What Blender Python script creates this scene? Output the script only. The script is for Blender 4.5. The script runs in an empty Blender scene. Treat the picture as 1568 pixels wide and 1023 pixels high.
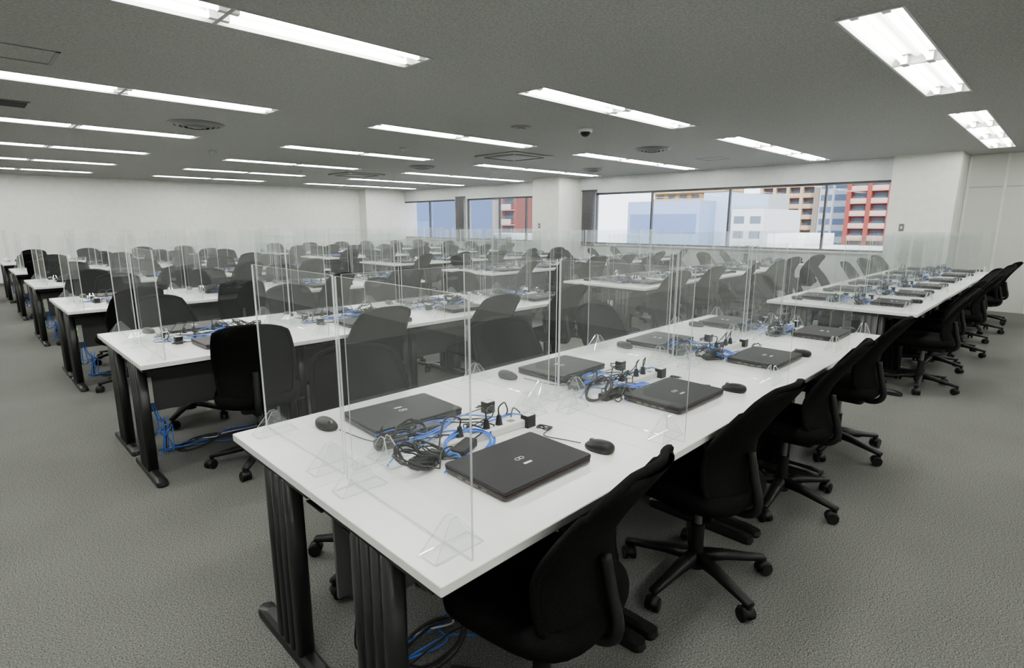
import bpy, math, random
from mathutils import Vector, Matrix
R=random.Random(7)
PI=math.pi
# ---------------------------------------------------------------- materials
def mat(name,col,rough=.5,metal=0,spec=.5,emit=None,es=0):
    m=bpy.data.materials.new(name); m.use_nodes=True
    b=m.node_tree.nodes['Principled BSDF']
    b.inputs['Base Color'].default_value=(*col,1); b.inputs['Roughness'].default_value=rough
    b.inputs['Metallic'].default_value=metal; b.inputs['Specular IOR Level'].default_value=spec
    if emit: b.inputs['Emission Color'].default_value=(*emit,1); b.inputs['Emission Strength'].default_value=es
    return m
def noisy(name,c1,c2,scale,rough=.8,bump=0,detail=3,dist=.01,spec=.3,lo=.35,hi=.65,c3=None,scale2=1.0):
    m=mat(name,c1,rough,spec=spec); nt=m.node_tree; b=nt.nodes['Principled BSDF']
    tc=nt.nodes.new('ShaderNodeTexCoord'); n=nt.nodes.new('ShaderNodeTexNoise')
    n.inputs['Scale'].default_value=scale; n.inputs['Detail'].default_value=detail
    nt.links.new(tc.outputs['Object'],n.inputs['Vector'])
    r=nt.nodes.new('ShaderNodeValToRGB'); r.color_ramp.elements[0].position=lo; r.color_ramp.elements[1].position=hi
    r.color_ramp.elements[0].color=(*c1,1); r.color_ramp.elements[1].color=(*c2,1)
    nt.links.new(n.outputs['Fac'],r.inputs['Fac'])
    out=r.outputs['Color']
    if c3:
        n2=nt.nodes.new('ShaderNodeTexNoise'); n2.inputs['Scale'].default_value=scale2
        nt.links.new(tc.outputs['Object'],n2.inputs['Vector'])
        mx=nt.nodes.new('ShaderNodeMix'); mx.data_type='RGBA'; mx.blend_type='MULTIPLY'; mx.inputs['Factor'].default_value=1
        r2=nt.nodes.new('ShaderNodeValToRGB'); r2.color_ramp.elements[0].color=(*c3,1); r2.color_ramp.elements[1].color=(1,1,1,1)
        r2.color_ramp.elements[0].position=.3; r2.color_ramp.elements[1].position=.7
        nt.links.new(n2.outputs['Fac'],r2.inputs['Fac'])
        nt.links.new(out,mx.inputs['A']); nt.links.new(r2.outputs['Color'],mx.inputs['B']); out=mx.outputs['Result']
    nt.links.new(out,b.inputs['Base Color'])
    if bump:
        bp=nt.nodes.new('ShaderNodeBump'); bp.inputs['Strength'].default_value=bump; bp.inputs['Distance'].default_value=dist
        nt.links.new(n.outputs['Fac'],bp.inputs['Height']); nt.links.new(bp.outputs['Normal'],b.inputs['Normal'])
    return m
def clear(name,base=.03,edge=.35,haze=.03,tint=(.97,.985,.98)):
    m=bpy.data.materials.new(name); m.use_nodes=True; nt=m.node_tree; nt.nodes.clear()
    o=nt.nodes.new('ShaderNodeOutputMaterial'); t=nt.nodes.new('ShaderNodeBsdfTransparent'); t.inputs[0].default_value=(*tint,1)
    g=nt.nodes.new('ShaderNodeBsdfGlossy'); g.inputs['Roughness'].default_value=.02
    d=nt.nodes.new('ShaderNodeBsdfDiffuse'); d.inputs[0].default_value=(.85,.9,.9,1)
    lw=nt.nodes.new('ShaderNodeLayerWeight'); lw.inputs['Blend'].default_value=.25
    mr=nt.nodes.new('ShaderNodeMapRange'); mr.inputs['To Min'].default_value=base; mr.inputs['To Max'].default_value=edge
    p=nt.nodes.new('ShaderNodeMath'); p.operation='POWER'; p.inputs[1].default_value=2.0
    nt.links.new(lw.outputs['Facing'],p.inputs[0]); nt.links.new(p.outputs[0],mr.inputs['Value'])
    m1=nt.nodes.new('ShaderNodeMixShader'); m2=nt.nodes.new('ShaderNodeMixShader'); m1.inputs[0].default_value=haze
    nt.links.new(t.outputs[0],m1.inputs[1]); nt.links.new(d.outputs[0],m1.inputs[2])
    nt.links.new(mr.outputs[0],m2.inputs[0]); nt.links.new(m1.outputs[0],m2.inputs[1]); nt.links.new(g.outputs[0],m2.inputs[2])
    nt.links.new(m2.outputs[0],o.inputs[0]); return m
M_carpet=noisy('carpet',(.055,.057,.052),(.205,.208,.195),185,.95,.35,3,.003,.05,.34,.66,(.86,.86,.86),1.3)
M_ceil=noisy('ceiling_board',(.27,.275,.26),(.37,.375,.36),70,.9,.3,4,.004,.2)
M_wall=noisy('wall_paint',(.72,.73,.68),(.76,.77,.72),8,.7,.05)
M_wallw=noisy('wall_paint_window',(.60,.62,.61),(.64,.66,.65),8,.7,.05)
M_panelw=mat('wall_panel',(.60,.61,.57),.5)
M_trim=mat('trim',(.40,.41,.40),.5)
M_base=mat('baseboard',(.07,.07,.07),.6)
M_desk=noisy('desk_laminate',(.91,.92,.88),(.93,.94,.90),30,.26,0,spec=.5)
M_leg=mat('leg_black',(.007,.007,.007),.42,spec=.4)
M_mod=mat('modesty_panel',(.08,.08,.08),.5)
M_fab=noisy('chair_fabric',(.003,.003,.003),(.007,.007,.007),260,.95,.4,2,.002,.05)
M_plas=mat('black_plastic',(.005,.005,.005),.5,spec=.3)
M_lap=noisy('laptop_lid',(.006,.006,.007),(.009,.009,.010),300,.55,0,spec=.22)
M_lapb=mat('laptop_body',(.006,.006,.007),.4)
M_red=mat('laptop_trim',(.06,.008,.008),.4)
M_logo=mat('logo_silver',(.8,.8,.8),.3,.3)
M_white=mat('white_plastic',(.74,.75,.72),.4)
M_label=mat('label',(.8,.8,.8),.6)
M_blue=mat('blue_cable',(.03,.14,.60),.45)
M_blk=mat('black_cable',(.005,.005,.005),.5)
M_green=mat('green_led',(.2,.9,.1),.4,emit=(.3,1,.1),es=2)
M_ac=clear('acrylic',.055,.34,.03)
M_ace=clear('acrylic_edge',.20,.5,.65,(.97,.99,.98))
M_glass=clear('window_glass',.02,.2,.0,(.97,.98,1))
M_fix=mat('fixture_enamel',(.68,.68,.66),.35)
M_rim=mat('fixture_rim',(.36,.37,.36),.4)
M_diff=mat('diffuser_enamel',(.20,.20,.195),.5)
M_tube=mat('fluorescent_tube',(1,1,1),.4,emit=(1,1,.95),es=66)
M_frame=mat('window_frame',(.05,.05,.055),.4,.3)
M_curt=noisy('blind_fabric',(.24,.24,.25),(.30,.30,.31),20,.9)
M_metal=mat('grey_metal',(.14,.14,.14),.4,.3)
# ---------------------------------------------------------------- mesh builder
class MB:
    def __init__(s): s.v=[];s.f=[];s.m=[];s.mats=[];s.sm=[]
    def mi(s,m):
        if m not in s.mats: s.mats.append(m)
        return s.mats.index(m)
    def add(s,vs,fs,m,smooth=False,T=None):
        o=len(s.v); i=s.mi(m)
        for p in vs:
            p=Vector(p); s.v.append(T@p if T else p)
        for f in fs: s.f.append([a+o for a in f]); s.m.append(i); s.sm.append(smooth)
    def box(s,a,b,m,T=None,skip=()):
        x0,y0,z0=a;x1,y1,z1=b
        vs=[(x0,y0,z0),(x1,y0,z0),(x1,y1,z0),(x0,y1,z0),(x0,y0,z1),(x1,y0,z1),(x1,y1,z1),(x0,y1,z1)]
        fs=[('-z',(0,3,2,1)),('+z',(4,5,6,7)),('-y',(0,1,5,4)),('+x',(1,2,6,5)),('+y',(2,3,7,6)),('-x',(3,0,4,7))]
        s.add(vs,[f for k,f in fs if k not in skip],m,False,T)
    def cyl(s,p,q,r,m,n=12,r2=None,caps=True,smooth=True,T=None):
        p=Vector(p);q=Vector(q);r2=r if r2 is None else r2
        d=(q-p).normalized(); a=d.orthogonal().normalized(); b=d.cross(a)
        vs=[];fs=[]
        for i in range(n):
            c=math.cos(2*PI*i/n);e=math.sin(2*PI*i/n)
            vs.append(p+(a*c+b*e)*r); vs.append(q+(a*c+b*e)*r2)
        for i in range(n):
            j=(i+1)%n; fs.append((2*i,2*j,2*j+1,2*i+1))
        s.add(vs,fs,m,smooth,T)
        if caps:
            s.add([vs[2*i] for i in range(n)],[tuple(reversed(range(n)))],m,False,T)
            s.add([vs[2*i+1] for i in range(n)],[tuple(range(n))],m,False,T)
    def tube(s,pts,r,m,n=6,closed=False,T=None,rs=None):
        pts=[Vector(p) for p in pts];N=len(pts);vs=[];fs=[];a=None
        for i,p in enumerate(pts):
            t=(pts[(i+1)%N]-pts[i-1]) if (closed or 0<i<N-1) else (pts[1]-pts[0] if i==0 else pts[-1]-pts[-2])
            if t.length<1e-9: t=Vector((0,0,1))
            t.normalize()
            if a is None: a=t.orthogonal().normalized()
            a=(a-t*a.dot(t)); a=a.normalized() if a.length>1e-6 else t.orthogonal().normalized()
            b=t.cross(a); rr=rs[i] if rs else r
            for k in range(n): vs.append(p+(a*math.cos(2*PI*k/n)+b*math.sin(2*PI*k/n))*rr)
        for i in range(N if closed else N-1):
            j=(i+1)%N
            for k in range(n): l=(k+1)%n; fs.append((i*n+k,i*n+l,j*n+l,j*n+k))
        if not closed: fs.append(tuple(reversed(range(n)))); fs.append(tuple((N-1)*n+k for k in range(n)))
        s.add(vs,fs,m,True,T)
    def rings(s,rings,m,smooth=True,T=None,capb=True,capt=True):
        n=len(rings[0]);vs=[p for r in rings for p in r];fs=[]
        for i in range(len(rings)-1):
            for k in range(n): l=(k+1)%n; fs.append((i*n+k,i*n+l,(i+1)*n+l,(i+1)*n+k))
        if capb: fs.append(tuple(reversed(range(n))))
        if capt: fs.append(tuple((len(rings)-1)*n+k for k in range(n)))
        s.add(vs,fs,m,smooth,T)
    def mesh(s,name):
        me=bpy.data.meshes.new(name); me.from_pydata([tuple(p) for p in s.v],[],s.f)
        for m in s.mats: me.materials.append(m)
        me.polygons.foreach_set('material_index',s.m); me.polygons.foreach_set('use_smooth',s.sm); me.update(); return me
    def obj(s,name,loc=(0,0,0),rz=0): return inst(name,s.mesh(name),loc,rz)
def inst(name,me,loc=(0,0,0),rz=0):
    o=bpy.data.objects.new(name,me); bpy.context.scene.collection.objects.link(o)
    o.location=loc; o.rotation_euler=(0,0,rz); return o
def rrect(w,d,r,z,n=4,cx=0,cy=0):
    out=[]
    for (sx,sy,a0) in ((1,1,0),(-1,1,PI/2),(-1,-1,PI),(1,-1,1.5*PI)):
        for i in range(n+1):
            a=a0+PI/2*i/n; out.append((cx+sx*(w/2-r)+r*math.cos(a),cy+sy*(d/2-r)+r*math.sin(a),z))
    return out
def supere(w,d,e,z,n=28,cx=0,cy=0,f=None):
    out=[]
    for i in range(n):
        a=2*PI*i/n;c=math.cos(a);q=math.sin(a)
        x=w/2*math.copysign(abs(c)**(2/e),c);y=d/2*math.copysign(abs(q)**(2/e),q)
        out.append((cx+x,cy+y,z+(f(x,y) if f else 0)))
    return out
def slab(b,w,d,r,z0,z1,bev,m,T=None,cx=0,cy=0,n=4):
    b.rings([rrect(w-2*bev,d-2*bev,max(r-bev,.0005),z0,n,cx,cy),rrect(w,d,r,z0+bev,n,cx,cy),rrect(w,d,r,z1-bev,n,cx,cy),rrect(w-2*bev,d-2*bev,max(r-bev,.0005),z1,n,cx,cy)],m,False,T)
def cat(P,k=6,closed=False):
    P=[Vector(p) for p in P];N=len(P);out=[]
    rng=range(N) if closed else range(N-1)
    for i in rng:
        g=(lambda j:P[j%N]) if closed else (lambda j:P[max(0,min(N-1,j))])
        a,b,c,d=g(i-1),g(i),g(i+1),g(i+2)
        for t in range(k):
            u=t/k; out.append(.5*((2*b)+(c-a)*u+(2*a-5*b+4*c-d)*u*u+(3*b-a-3*c+d)*u**3))
    if not closed: out.append(P[-1])
    return out
# ---------------------------------------------------------------- room
H=2.56; CAMZ=1.464; XW=11.7; XR=12.25; YL=17.6; X0=-3.0; Y0=-3.2
b=MB(); b.box((X0-.1,Y0-.1,-.15),(XR+.3,YL+.1,0),M_carpet); b.obj('floor')
rows_y=[.95+2.48*k for k in range(-1,7)]
groups=[(-1.33,3),(3.65,2),(7.45,3)]; ULS={3:1.275,2:1.32}
xs=[X0-.1]; 
for g,n in groups: xs+= [g,g+n*ULS[n]]
xs.append(XR+.3); ys=[Y0-.1]
for y in rows_y: ys+=[y-.15,y+.15]
ys.append(YL+.1)
b=MB()
for i in range(len(xs)-1):
    for j in range(len(ys)-1):
        if i%2==1 and j%2==1: continue
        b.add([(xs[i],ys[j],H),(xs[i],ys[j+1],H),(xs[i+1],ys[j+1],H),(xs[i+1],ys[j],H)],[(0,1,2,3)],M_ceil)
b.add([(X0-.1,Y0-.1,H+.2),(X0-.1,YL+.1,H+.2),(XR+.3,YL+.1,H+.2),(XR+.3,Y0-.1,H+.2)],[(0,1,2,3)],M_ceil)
b.obj('ceiling')
def fixture(n):
    b=MB();UL=ULS[n];L=n*UL
    for i in range(n):
        x0=i*UL+.01;x1=(i+1)*UL-.01
        pr=[(-.15,0),(-.12,.055),(-.04,.06),(0,.03),(.04,.06),(.12,.055),(.15,0)]
        for k in range(6):
            (ya,za),(yb,zb)=pr[k],pr[k+1]
            b.add([(x0,ya,za),(x1,ya,za),(x1,yb,zb),(x0,yb,zb)],[(0,1,2,3)],M_fix)
        for x in (x0,x1): b.add([(x,y,z) for y,z in pr],[tuple(range(7))],M_fix)
        for y in (-.075,.075):
            b.cyl((x0+.045,y,.012),(x1-.045,y,.012),.015,M_tube,8)
            b.box((x0+.002,y-.02,-.004),(x0+.044,y+.02,.05),M_fix); b.box((x1-.044,y-.02,-.004),(x1-.002,y+.02,.05),M_fix)
    for y in (-.165,.15): b.box((-.012,y,-.004),(L+.012,y+.015,.002),M_rim)
    for i in range(n+1):
        x=i*UL; b.box((x-.012,-.15,-.004),(x+.012,.15,.06),M_rim)
    return b.mesh('ceiling_light_mesh')
FM={3:fixture(3),2:fixture(2)}
for y in rows_y:
    for g,n in groups: inst('fluorescent_ceiling_light',FM[n],(g,y,H))
# walls
b=MB(); b.box((X0-.1,YL,0),(XR+.3,YL+.15,H),M_wall); b.obj('wall_left')
b=MB(); b.box((X0-.2,Y0-.1,0),(X0,YL,H),M_wall); b.obj('wall_back')
b=MB(); b.box((X0,Y0-.2,0),(XR+.3,Y0,H),M_wall); b.obj('wall_right')
b=MB(); b.box((X0,YL-.015,0),(XW-.2,YL,.07),M_base); b.obj('baseboard_left')
WB,WT=.93,2.19
win=[(2.30,8.75,[3.42,5.27,7.13]),(10.3,13.75,[11.2,12.3]),(14.3,17.4,[15.75])]
b=MB()
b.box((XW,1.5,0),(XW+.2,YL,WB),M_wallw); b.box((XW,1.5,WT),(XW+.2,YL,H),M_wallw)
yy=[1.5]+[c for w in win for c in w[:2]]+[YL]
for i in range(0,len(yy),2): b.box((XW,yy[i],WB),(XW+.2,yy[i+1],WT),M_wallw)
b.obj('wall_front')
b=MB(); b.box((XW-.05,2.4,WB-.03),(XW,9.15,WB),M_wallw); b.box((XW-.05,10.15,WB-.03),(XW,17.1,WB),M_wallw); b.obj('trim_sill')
for k,(a,c,ms) in enumerate(win):
    b=MB(); x=XW+.06
    b.box((x,a,WB),(x+.06,c,WB+.035),M_frame); b.box((x,a,WT-.045),(x+.06,c,WT),M_frame)
    for y in [a+.02]+ms+[c-.02]: b.box((x-.005,y-.02,WB+.035),(x+.055,y+.02,WT-.035),M_frame)
    b.add([(x+.03,a,WB),(x+.03,c,WB),(x+.03,c,WT),(x+.03,a,WT)],[(0,1,2,3)],M_glass)
    b.obj('window_%d'%(k+1))
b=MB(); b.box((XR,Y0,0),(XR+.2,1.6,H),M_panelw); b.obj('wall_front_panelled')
b=MB()
for y in [1.40,.92,.42,-.1,-.6,-1.1,-1.6]: b.box((XR-.018,y-.02,.0),(XR,y+.02,H-.001),M_wall)
b.box((XR-.014,Y0,2.03),(XR-.001,1.43,2.05),M_trim); b.obj('trim_1')
def column(name,x0,y0,x1,y1):
    b=MB(); b.box((x0,y0,0),(x1,y1,H),M_wall)
    b.box((x0-.012,y0-.012,0),(x1,y1,.07),M_base); b.obj(name)
column('structural_column',10.85,9.2,XW+.02,10.1)
column('structural_column',11.4,1.43,XR+.1,2.33)
column('structural_column',10.15,17.15,XW+.02,YL)
b=MB(); b.box((-.008,-.035,-.06),(0,.035,.06),M_metal); b.box((-.012,-.012,-.02),(-.008,.012,.02),M_white); sw=b.mesh('switch')
inst('wall_switch',sw,(11.4,2.1,1.38)); inst('wall_switch',sw,(10.85,9.85,1.38))
def blinds(y0,y1):
    b=MB();n=max(4,int((y1-y0)/.035))
    for i in range(n):
        y=y0+(y1-y0)*i/n
        b.add([(XW-.10,y,WB-.06),(XW-.02,y+.02,WB-.06),(XW-.02,y+.02,WT+.04),(XW-.10,y,WT+.04)],[(0,1,2,3)],M_curt)
    b.box((XW-.08,y0,WT+.04),(XW-.03,y1,WT+.08),M_frame); b.obj('vertical_blind')
blinds(8.65,9.1); blinds(13.75,14.2)
def diffuser(x,y,r):
    b=MB()
    for k,(rr,z) in enumerate([(r,0),(r*.78,-.012),(r*.56,-.022),(r*.34,-.03)]):
        n=28;v=[];f=[]
        for i in range(n):
            a=2*PI*i/n
            for (q,zz) in ((rr,z-.002),(rr*.86,z-.028),(rr*.80,z-.024)): v.append((q*math.cos(a),q*math.sin(a),zz))
        for i in range(n):
            j=(i+1)%n
            for t in (0,1): f.append((3*i+t,3*j+t,3*j+t+1,3*i+t+1))
        b.add(v,f,M_diff if k%2 else M_metal,True)
    b.cyl((0,0,-.002),(0,0,-.0),r*.98,M_plas,28); b.cyl((0,0,-.002),(0,0,-.05),r*.2,M_diff,20)
    b.obj('ceiling_air_diffuser',(x,y,H-.001))
diffuser(2.16,7.2,.29); diffuser(7.7,4.7,.27); diffuser(6.87,9.4,.27); diffuser(9.7,7.3,.25)
b=MB(); b.cyl((0,0,0),(0,0,-.02),.12,M_diff,24,r2=.11); b.cyl((0,0,-.02),(0,0,-.03),.05,M_diff,16); sp=b.mesh('sp')
inst('ceiling_speaker',sp,(4.9,4.75,H))
b=MB(); b.cyl((0,0,0),(0,0,-.03),.085,M_white,24)
b.rings([[(.06*math.cos(a)*math.cos(t),.06*math.cos(a)*math.sin(t),-.03-.055*math.sin(a)) for t in [2*PI*i/20 for i in range(20)]] for a in [PI/2*.98*k/6 for k in range(7)]],M_plas)
b.obj('dome_camera',(5.6,4.35,H))
b=MB(); b.cyl((0,0,0),(0,0,-.03),.05,M_rim,20,r2=.045); b.cyl((0,0,-.03),(0,0,-.05),.03,M_rim,16,r2=.02); sd=b.mesh('sd')
for p in [(5.0,7.3),(9.1,9.8),(3.1,9.7),(5.6,12.1)]: inst('smoke_detector',sd,(*p,H))
b=MB(); slab(b,.95,.95,.02,-.03,0,.008,M_ceil)
slab(b,.5,.5,.01,-.034,-.03,.001,M_diff)
for a in range(4):
    T=Matrix.Rotation(a*PI/2,4,'Z'); b.box((-.32,.33,-.036),(.32,.39,-.03),M_plas,T)
acm=b.mesh('ac'); inst('ceiling_air_conditioner',acm,(6.9,6.85,H)); inst('ceiling_air_conditioner',acm,(6.9,12.0,H))
def hatch(x,y,s):
    b=MB()
    for a in range(4):
        T=Matrix.Rotation(a*PI/2,4,'Z'); b.box((-s,s-.025,-.004),(s,s,-.0),M_metal,T)
    b.obj('ceiling_access_hatch',(x,y,H))
hatch(.47,5.1,.22); hatch(9.7,4.7,.22)
b=MB(); b.box((-.16,-.16,-.012),(.16,.16,0),M_metal)
for i in range(8): b.box((-.14,-.14+i*.036,-.018),(.14,-.125+i*.036,-.012),M_plas)
b.obj('ceiling_vent_grille',(.55,7.2,H))
# ---------------------------------------------------------------- desk
def deskmesh(w,name):
    b=MB(); w2=w/2-.001
    slab(b,2*w2,.604,.004,.694,.72,.002,M_desk)
    b.box((-w2+.001,-.301,.693),(w2-.001,.301,.6945),M_leg)
    for s in (-1,1):
        x=s*(w2-.04)
        for k in range(4):
            y=-.055+k*.048
            b.rings([rrect(.058,.044,.018,z,3,x,y) for z in (.035,.67)],M_leg,True)
        b.box((x-.022,-.07,.035),(x+.022,.105,.67),M_leg)
        b.rings([rrect(.06,.54,.028,0,4,x,0),rrect(.062,.55,.03,.012,4,x,0),rrect(.056,.54,.027,.03,4,x,0),rrect(.03,.42,.014,.042,4,x,0)],M_leg,False)
        b.box((x-.025,-.25,.668),(x+.025,.25,.693),M_leg)
    b.box((-w2+.09,.245,.30),(w2-.09,.257,.665),M_mod)
    b.box((-w2+.06,-.10,.64),(w2-.06,-.06,.67),M_leg)
    b.box((-w2+.06,.14,.60),(w2-.06,.24,.605),M_leg)
    return b.mesh(name)
# ---------------------------------------------------------------- chair
def chairmesh():
    b=MB()
    for k in range(5):
        a=PI/2+.3+k*2*PI/5; T=Matrix.Rotation(a,4,'Z')
        b.rings([[(x,w*c,z+h*s) for c,s in ((1,-.6),(1,.6),(.6,1),(-.6,1),(-1,.6),(-1,-.6))] for x,w,z,h in ((.02,.03,.105,.025),(.12,.024,.10,.02),(.22,.02,.085,.015),(.30,.017,.075,.012))],M_plas,True,T)
        cx=.29
        b.cyl((cx,0,.055),(cx,0,.085),.012,M_plas,8,T=T)
        T2=T@Matrix.Translation((cx,0,0))@Matrix.Rotation(R.uniform(0,6),4,'Z')@Matrix.Translation((.012,0,0))
        for y0 in (-.026,.008): b.cyl((0,y0,.027),(0,y0+.018,.027),.027,M_plas,14,T=T2)
        b.rings([[(r*math.cos(t),y,.030+r*math.sin(t)) for t in [PI*i/8 for i in range(9)]] for y,r in ((-.02,.03),(.02,.03))],M_plas,True,T2)
    b.cyl((0,0,.06),(0,0,.13),.04,M_plas,16,r2=.033)
    b.cyl((0,0,.12),(0,0,.25),.027,M_plas,14); b.cyl((0,0,.25),(0,0,.37),.015,M_metal,12)
    slab(b,.20,.26,.03,.355,.395,.008,M_plas,cy=-.02)
    b.cyl((.08,.02,.375),(.24,.02,.37),.006,M_plas,8); b.cyl((.21,.02,.37),(.26,.02,.368),.011,M_plas,8)
    wf=lambda x,y:(-.035*max(0,(y/.24))**3 if y>0 else 0)+.012*(x/.24)**2
    b.rings([supere(.48*k,.47*k,3.2,z,32,0,.02,wf) for z,k in ((.392,.80),(.398,.93),(.415,.99),(.435,1.0),(.455,.985),(.468,.93),(.475,.82),(.477,.6),(.474,.3),(.473,.05))],M_fab,True)
    prof=cat([(0,-.20,.44),(0,-.165,.53),(0,-.165,.63),(0,-.215,.73),(0,-.275,.82),(0,-.335,.91)],5)
    n=len(prof)-1; nx=12; vs=[];fs=[]
    def wid(t):
        base=.38+.045*math.sin(min(1,t/.6)*PI/2)
        if t>.5: base-=.065*((t-.5)/.5)**1.5
        c=1
        if t>.88: c=max((1-((t-.88)/.12)**3)**.5 if t<.999 else .62,.62)
        if t<.12: c=max(.8,(1-((.12-t)/.12)**2*.4))
        return base*c
    for side in (1,-1):
        for i,p in enumerate(prof):
            t=i/n;w=wid(t)/2
            for j in range(nx+1):
                s=-1+2*j/nx
                x=s*w; y=p.y+.055*s*s*(1-.3*t)+side*(.013*(1-s**6))
                vs.append((x,y,p.z+(-.012*s*s if t>.8 else 0)))
    S=(n+1)*(nx+1)
    for i in range(n):
        for j in range(nx):
            a=i*(nx+1)+j
            fs.append((a,a+nx+1,a+nx+2,a+1)); fs.append((S+a,S+a+1,S+a+nx+2,S+a+nx+1))
    b.add(vs,fs,M_fab,True)
    loop=[Vector(vs[i*(nx+1)]) for i in range(n+1)]+[Vector(vs[n*(nx+1)+j]) for j in range(1,nx)]+[Vector(vs[i*(nx+1)+nx]) for i in range(n,-1,-1)]+[Vector(vs[j]) for j in range(nx-1,0,-1)]
    b.tube(loop,.012,M_fab,7,True)
    b.tube(cat([(0,-.06,.375),(0,-.19,.37),(0,-.235,.42),(0,-.21,.53),(0,-.19,.62)],5),.018,M_plas,8)
    return b.mesh('office_chair_mesh')
CH=[chairmesh(),chairmesh()]
# ---------------------------------------------------------------- laptop & mouse
b=MB()
slab(b,.375,.27,.012,.004,.016,.003,M_lapb); slab(b,.376,.271,.012,.0165,.0185,.0005,M_red); slab(b,.378,.272,.012,.019,.031,.003,M_lap)
for x in (-.16,.16):
    for y in (-.11,.11): b.cyl((x,y,0),(x,y,.005),.008,M_plas,8)
for sx in (-1,1):
    b.tube([(sx*.008+.009*math.cos(a),.008*math.sin(a),.0312) for a in [2*PI*i/16 for i in range(16)]],.0010,M_logo,5,True)
b.box((-.016,-.042,.031),(.016,-.032,.0313),M_label)
b.cyl((-.15,.132,.018),(.15,.132,.018),.008,M_lapb,8)
for i in range(4): b.box((-.1895,-.06+i*.035,.007),(-.187,-.04+i*.035,.013),M_metal)
LAP=b.mesh('laptop_mesh')
b=MB(); rg=[]
for z,k in ((0,.88),(.006,.98),(.014,1.0),(.020,.96),(.026,.87),(.031,.72),(.034,.52),(.0358,.3),(.036,.05)):
    rg.append([(x,y+(-.006*(z/.036)),z-(.004*(y/.05) if z>.018 else 0)) for x,y,_ in supere(.062*k,.108*k,2.4,z,28)])
b.rings(rg,M_plas); b.cyl((-.004,.028,.026),(.004,.028,.026),.010,M_metal,10)
MOUSE=b.mesh('mouse_mesh')
# ---------------------------------------------------------------- acrylic partitions
def panel(w,h=.60,feet=(.13,.87)):
    b=MB(); t=.003; z0=.004
    b.add([(-w/2,0,z0),(w/2,0,z0),(w/2,0,h),(-w/2,0,h)],[(0,1,2,3)],M_ac)
    for x in (-w/2,w/2): b.add([(x,-t,z0),(x,t,z0),(x,t,h),(x,-t,h)],[(0,1,2,3)],M_ace)
    for z in (z0,h): b.add([(-w/2,-t,z),(w/2,-t,z),(w/2,t,z),(-w/2,t,z)],[(0,1,2,3)],M_ace)
    for f in feet:
        x=-w/2+w*f
        for dx in (-.03,.03):
            P=[(x+dx,-.07,.002),(x+dx,.07,.002),(x+dx*.35,.010,.082),(x+dx*.35,-.010,.082)]
            b.add(P,[(0,1,2,3)],M_ac)
            for i in range(4):
                p,q=Vector(P[i]),Vector(P[(i+1)%4]); e=Vector((.002,0,0))
                b.add([p-e,q-e,q+e,p+e],[(0,1,2,3)],M_ace)
        for y in (-.07,.07): b.add([(x-.03,y-.002,.003),(x+.03,y-.002,.003),(x+.03,y+.002,.003),(x-.03,y+.002,.003)],[(0,1,2,3)],M_ace)
    return b.mesh('acrylic_partition_mesh')
PT=panel(.57); PLc={}
# ---------------------------------------------------------------- cables for one pair of seats; origin = centre line on desk top
def wig(a,c,n,amp,z=.004,lift=0):
    a=Vector(a);c=Vector(c);P=[a]
    for i in range(1,n):
        t=i/n; P.append(a.lerp(c,t)+Vector((R.uniform(-amp,amp),R.uniform(-amp,amp),0)))
        P[-1].z=z+R.uniform(0,lift)
    P.append(c); return cat(P,6)
def coil(b,cx,cy,r,turns,m,rad=.003,hgt=.05):
    P=[];N=int(turns*12); t0=R.uniform(0,6)
    for i in range(N):
        a=t0+2*PI*i/12; rr=r*(1+.18*math.sin(a*.37+t0)+R.uniform(-.05,.05))
        z=.006+hgt*(.5+.5*math.sin(a+t0*2))*R.uniform(.6,1.0)
        P.append((cx+rr*math.cos(a)*1.2+.012*math.sin(i*.3),cy+rr*math.sin(a)*.8,z))
    b.tube(cat(P,2),rad,m,5); return P[0],P[-1]
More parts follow.
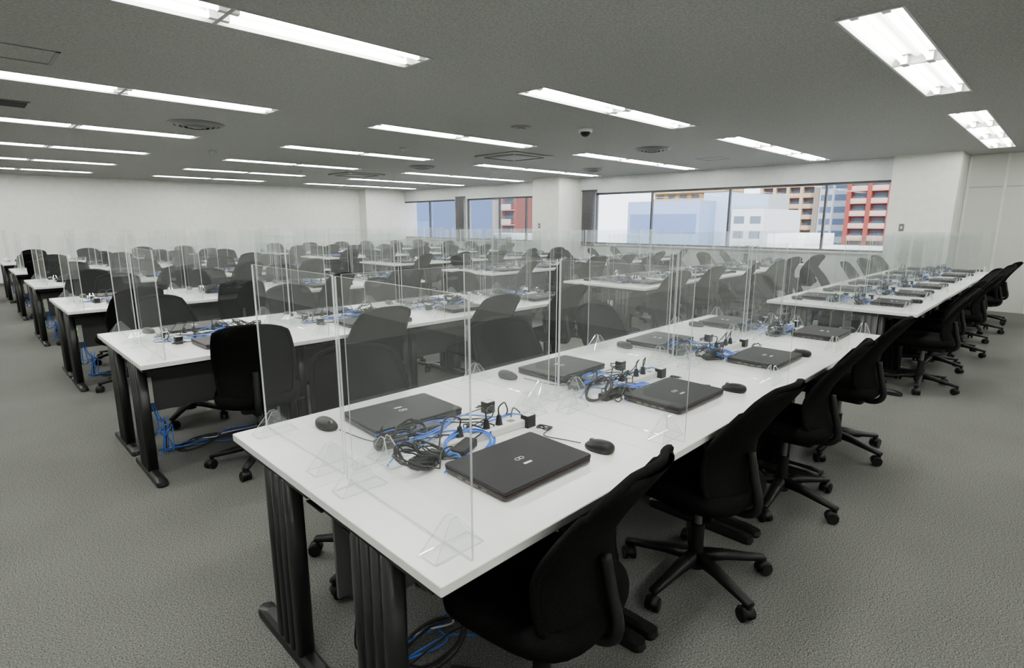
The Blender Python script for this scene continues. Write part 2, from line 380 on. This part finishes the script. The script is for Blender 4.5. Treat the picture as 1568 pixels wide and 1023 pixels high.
def cables(seed):
    global R
    sv=R; R=random.Random(seed); b=MB()
    T=Matrix.Translation((.08,-.055,0))@Matrix.Rotation(R.uniform(-.12,.12),4,'Z')
    slab(b,.36,.058,.008,0,.03,.004,M_white,T)
    for i in range(5):
        b.box((-.12+i*.058,-.012,.030),(-.12+i*.058+.028,.012,.0306),M_metal,T)
    for i in (0,2,3):
        x=-.105+i*.058; b.cyl((x,0,.03),(x,0,.065),.014,M_blk,10,r2=.008,T=T)
        p=T@Vector((x,0,.065)); sgn=1 if i else -1
        b.tube(cat([p,p+Vector((.0,0,.03)),p+Vector((.05*sgn,.02,.03)),(p.x+.12*sgn,.06*sgn*(1.6-i*.3),.005),(.02+.2*sgn*.5,.14*sgn,.004)],6),.0030,M_blk,5)
    for s in (-1,1):
        for ad in range(2):
            T=Matrix.Translation((-.20+ad*.13+R.uniform(-.03,.03),s*R.uniform(.07,.115),.0+ad*.004))@Matrix.Rotation(R.uniform(-1.0,1.0),4,'Z')
            slab(b,.115,.048,.008,0,.028,.004,M_plas,T)
            e1=T@Vector((.06,0,.015)); e2=T@Vector((-.06,0,.015))
            b.tube(wig(e1,(.12,-.04*s,.01),5,.05,.005,.04),.0028,M_blk,5)
            b.tube(wig(e2,(-.205,s*.17,.012),5,.045,.005,.05),.0026,M_blk,5)
        coil(b,R.uniform(-.26,-.18),s*R.uniform(.07,.11),.055,5,M_blk,.0029,.085)
        coil(b,R.uniform(-.20,-.10),s*R.uniform(.06,.10),.048,4,M_blk,.0027,.07)
        p,q=coil(b,R.uniform(-.10,-.0),s*R.uniform(.09,.115),R.uniform(.07,.085),4.5,M_blue,.003,.045)
        b.tube(wig(p,(-.21,s*.20,.012),4,.05,.005,.03),.003,M_blue,5)
        b.tube(wig(q,(.34,-.02*s,.006),5,.05,.005,.03),.003,M_blk if s<0 else M_blue,5)
        b.tube(wig((-.30,-.03*s,.006),(.32,.03*s,.006),7,.05,.005,.02),.003,M_blue if s>0 else M_white,5)
        x=R.uniform(.19,.25); b.box((x,s*.11,0),(x+.042,s*.11+.037,.045),M_plas); b.box((x+.004,s*.11+.004,.045),(x+.038,s*.11+.033,.0454),M_label)
        p,q=coil(b,x+.03,s*.165,.026,2.5,M_blk,.0024,.02)
        b.tube(cat([q,(-s*.235,s*.20,.004),(-s*.255,s*.28,.004),(-s*.26,s*.345,.01)] if -s*q[0]>0 else [q,(0,s*.145,.004),(-s*.15,s*.135,.004),(-s*.225,s*.18,.004),(-s*.26,s*.345,.01)],6),.0019,M_blk,5)
    R=sv; return b.mesh('cable_mesh')
CB=[cables(s) for s in (3,11,25,47)]
def floorcables(seed):
    global R
    sv=R; R=random.Random(seed); b=MB()
    b.box((-.02,-.03,.36),(.015,.03,.52),M_white); b.box((-.021,-.015,.47),(-.019,.015,.50),M_green); b.box((-.021,-.015,.42),(-.019,.015,.44),M_green)
    for k in range(6):
        b.tube(wig((0,.0,.36+.02*k),(R.uniform(.02,.1),R.uniform(-.06,.06),.02),4,.04,.15,.1),.0035,M_blue if k<5 else M_blk,5)
    for k in range(7):
        b.tube(wig((R.uniform(0,.1),R.uniform(-.06,.06),.02),(R.uniform(.5,1.3),R.uniform(-.15,.15),.008),6,.08,.006,.02),.0035,M_blue if k<4 else (M_white if k<5 else M_blk),5)
    coil(b,.25,0,.10,4,M_blk,.004,.05)
    R=sv; return b.mesh('floor_cable_mesh')
FC=floorcables(5)
# ---------------------------------------------------------------- clusters
W=1.21; rows=[.83,3.40,5.95,8.52,11.08,13.65]
DM={}
def cluster(x0,y0,n,nd,L,ri):
    w=L/nd; k=round(w,3)
    if k not in DM: DM[k]=deskmesh(w,'desk_mesh')
    yc=y0+W/2
    for i in range(nd):
        x=x0+w*(i+.5)
        inst('desk',DM[k],(x,yc-.3035,0),0); inst('desk',DM[k],(x,yc+.3035,0),PI)
    p=(L-.12)/(n-.25)
    xs=[x0+.12+p*i for i in range(n)]+[x0+L-.07]
    for i,x in enumerate(xs):
        for s in (-1,1):
            inst('acrylic_partition',PT,(x+R.uniform(-.012,.012),yc+s*.30,.72),PI/2+R.uniform(-.015,.015))
    if ri<4:
        for i in range(n):
            ww=round(xs[i+1]-xs[i]-.06,2)
            if ww not in PLc: PLc[ww]=panel(ww)
            inst('acrylic_partition',PLc[ww],((xs[i]+xs[i+1])/2,yc+.02,.72),R.uniform(-.01,.01))
    for i in range(n):
        xc=x0+.54+p*i
        for s in (-1,1):
            a=0 if s<0 else PI
            ra=R.uniform(-.05,.05) if ri or s>0 else R.uniform(-.02,.02)
            inst('laptop',LAP,(xc+R.uniform(-.02,.02),yc+s*(.315+R.uniform(-.01,.01)),.72),a+ra)
            mx=xc-s*(.26+R.uniform(0,.03))
            inst('computer_mouse',MOUSE,(mx,yc+s*(.42+R.uniform(-.03,.04)),.72),a+R.uniform(-.3,.3))
            cr=R.uniform(-.30,.30); cx=xc-.10*(1 if s<0 else 0)+R.uniform(-.04,.04); cy=yc+s*(.56+R.uniform(-.03,.08))
            if s>0 and i==n-1: cx-=.08
            if (x0<1 and ri==0 and s<0): cx=xc-.10; cy=yc-.50; cr=(.14,-.06,.10,-.02)[i]
            if (x0<1 and ri==1 and s<0 and i==0): cx=xc+.05; cy=yc-.60; cr=-.38
            inst('office_chair',CH[R.randint(0,1)],(cx,cy,0),a+cr)
        inst('cable_bundle',CB[(i+ri)%4],(xc,yc,.72),0 if (ri==0 or R.random()<.6) else PI)
    inst('network_cable_bundle',FC,(x0+.13,yc-.05,0))
for ri,y in enumerate(rows):
    cluster(.62,y,4,4,3.72,ri)
    if ri==3: cluster(5.55,y,5,5,4.66,ri)
    else: cluster(5.55,y,6,6,5.6,ri)
# ---------------------------------------------------------------- outside
def bld(name,x,y0,y1,z1,col,win_c=(.12,.15,.2),balc=None,fh=3.0,bay=3.2,depth=12,z0=-30,pier=None,wf=.64,zlow=-14,k=.5):
    sc=lambda c:tuple(v*k for v in c)
    b=MB(); mw=mat(name+'_wall',sc(col),.8); mg=mat(name+'_glass',sc(win_c),.4,spec=.3)
    mb=mat(name+'_balcony',sc(balc),.8) if balc else None; mp=mat(name+'_pier',sc(pier),.8) if pier else mw
    b.box((x,y0,z0),(x+depth,y1,z1),mw)
    z=z1-fh
    nb=max(1,int((y1-y0)/bay)); bw=(y1-y0)/nb
    while z>zlow:
        for i in range(nb):
            ya=y0+i*bw
            b.box((x-.03,ya+bw*(.5-wf/2),z+fh*.25),(x+.02,ya+bw*(.5+wf/2),z+fh*.75),mg)
        if mb: b.box((x-1.1,y0+.3,z-.05*fh),(x-.95,y1-.3,z+.33*fh),mb); b.box((x-1.1,y0+.3,z-.1*fh),(x,y1-.3,z-.03*fh),mb)
        z-=fh
    if pier:
        for i in range(nb+1): b.box((x-1.2,y0+i*bw-.35,z0),(x,y0+i*bw+.35,z1+.5),mp)
    b.box((x,y0,z1),(x+depth,y1,z1+.4),mw); b.obj(name)
bld('office_building',62,31.2,41,3.6,(.42,.56,.85),(.24,.34,.62),fh=4.6,bay=10,wf=.92,zlow=-3,k=.6)
bld('office_building',66,29.6,32.8,4.6,(.62,.74,.95),(.5,.6,.8),fh=6,bay=9,wf=.1,zlow=-1,k=.6)
bld('apartment_building',170,77,102,17,(.62,.38,.16),balc=(.86,.62,.36),fh=3.0,bay=4)
bld('office_building',84,33.2,37,5.2,(.80,.84,.88),(.25,.33,.45),fh=1.7,bay=1.5)
bld('office_building',66,25.4,29.2,2.6,(.90,.92,.94),(.2,.25,.32),fh=1.7,bay=1.5,zlow=-8,k=.65)
bld('apartment_tower',140,42.5,54.5,60,(.50,.16,.07),balc=(.92,.66,.45),pier=(.86,.68,.50),fh=2.4,bay=3)
bld('apartment_tower',118,14,30.2,60,(.36,.07,.05),balc=(.86,.56,.48),pier=(.38,.07,.05),fh=2.2,bay=3,k=.6)
bld('glass_tower',128,33.2,38.4,46,(.70,.78,.88),(.15,.24,.40),fh=2.4,bay=1.8,wf=.8)
bld('low_building',48,9.5,15.2,-.9,(.95,.95,.92),(.3,.3,.33),fh=2.4,bay=2,zlow=-8,depth=8,k=.8)
bld('low_building',50,15.8,18.8,.1,(.95,.95,.93),(.5,.5,.5),fh=5.4,bay=3,zlow=-8,wf=.2,depth=8,k=.85)
bld('low_building',46,20,27,-2.2,(.8,.84,.88),(.2,.25,.3),fh=2.4,bay=2.5,zlow=-8,depth=8)
bld('low_building',44,34.5,41,-1.3,(.70,.76,.82),(.25,.3,.4),fh=2.4,bay=2,zlow=-8,depth=8)
bld('office_building',34,45,53.5,9,(.12,.18,.34),(.08,.13,.28),fh=4.2,bay=8.4,wf=.96,depth=8,k=.7)
bld('office_building',62,75,87,5.0,(.76,.72,.66),(.06,.07,.09),fh=3.4,bay=4.2,wf=.4)
bld('apartment_building',84,88,98,7,(.45,.16,.14),balc=(.75,.66,.64),fh=2.6)
bld('apartment_building',72,71,74.5,9,(.40,.14,.12),balc=(.75,.66,.62),fh=2.6)
bld('office_building',80,75.5,83,9,(.56,.60,.66),(.10,.13,.20),fh=2.6,bay=2)
bld('low_building',47,42.5,54,-.3,(.78,.86,.94),(.2,.26,.36),fh=2.4,bay=2,zlow=-8,depth=6,k=.7)
b=MB(); b.box((14,-120,-31),(260,260,-30),mat('street',(.2,.2,.2),.9)); b.obj('street_ground')
# ---------------------------------------------------------------- light
w=bpy.data.worlds.new('World'); bpy.context.scene.world=w; w.use_nodes=True
bg=w.node_tree.nodes['Background']; bg.inputs[0].default_value=(.84,.92,1,1); bg.inputs[1].default_value=4.6
s=bpy.data.lights.new('sun','SUN'); s.energy=6; s.angle=.02; s.color=(1,.95,.88)
so=bpy.data.objects.new('sun',s); bpy.context.scene.collection.objects.link(so)
d=Vector((.75,.35,-.62)); so.rotation_euler=d.to_track_quat('-Z','Y').to_euler(); so.location=(-20,-10,30)
# ---------------------------------------------------------------- camera
c=bpy.data.cameras.new('camera'); co=bpy.data.objects.new('camera',c); bpy.context.scene.collection.objects.link(co)
c.sensor_width=36; c.sensor_fit='HORIZONTAL'; c.lens=850/1568*36; c.clip_start=.05; c.clip_end=500
co.location=(0,0,CAMZ); co.rotation_euler=(math.radians(90-11.37),0,-PI/4)
bpy.context.scene.camera=co
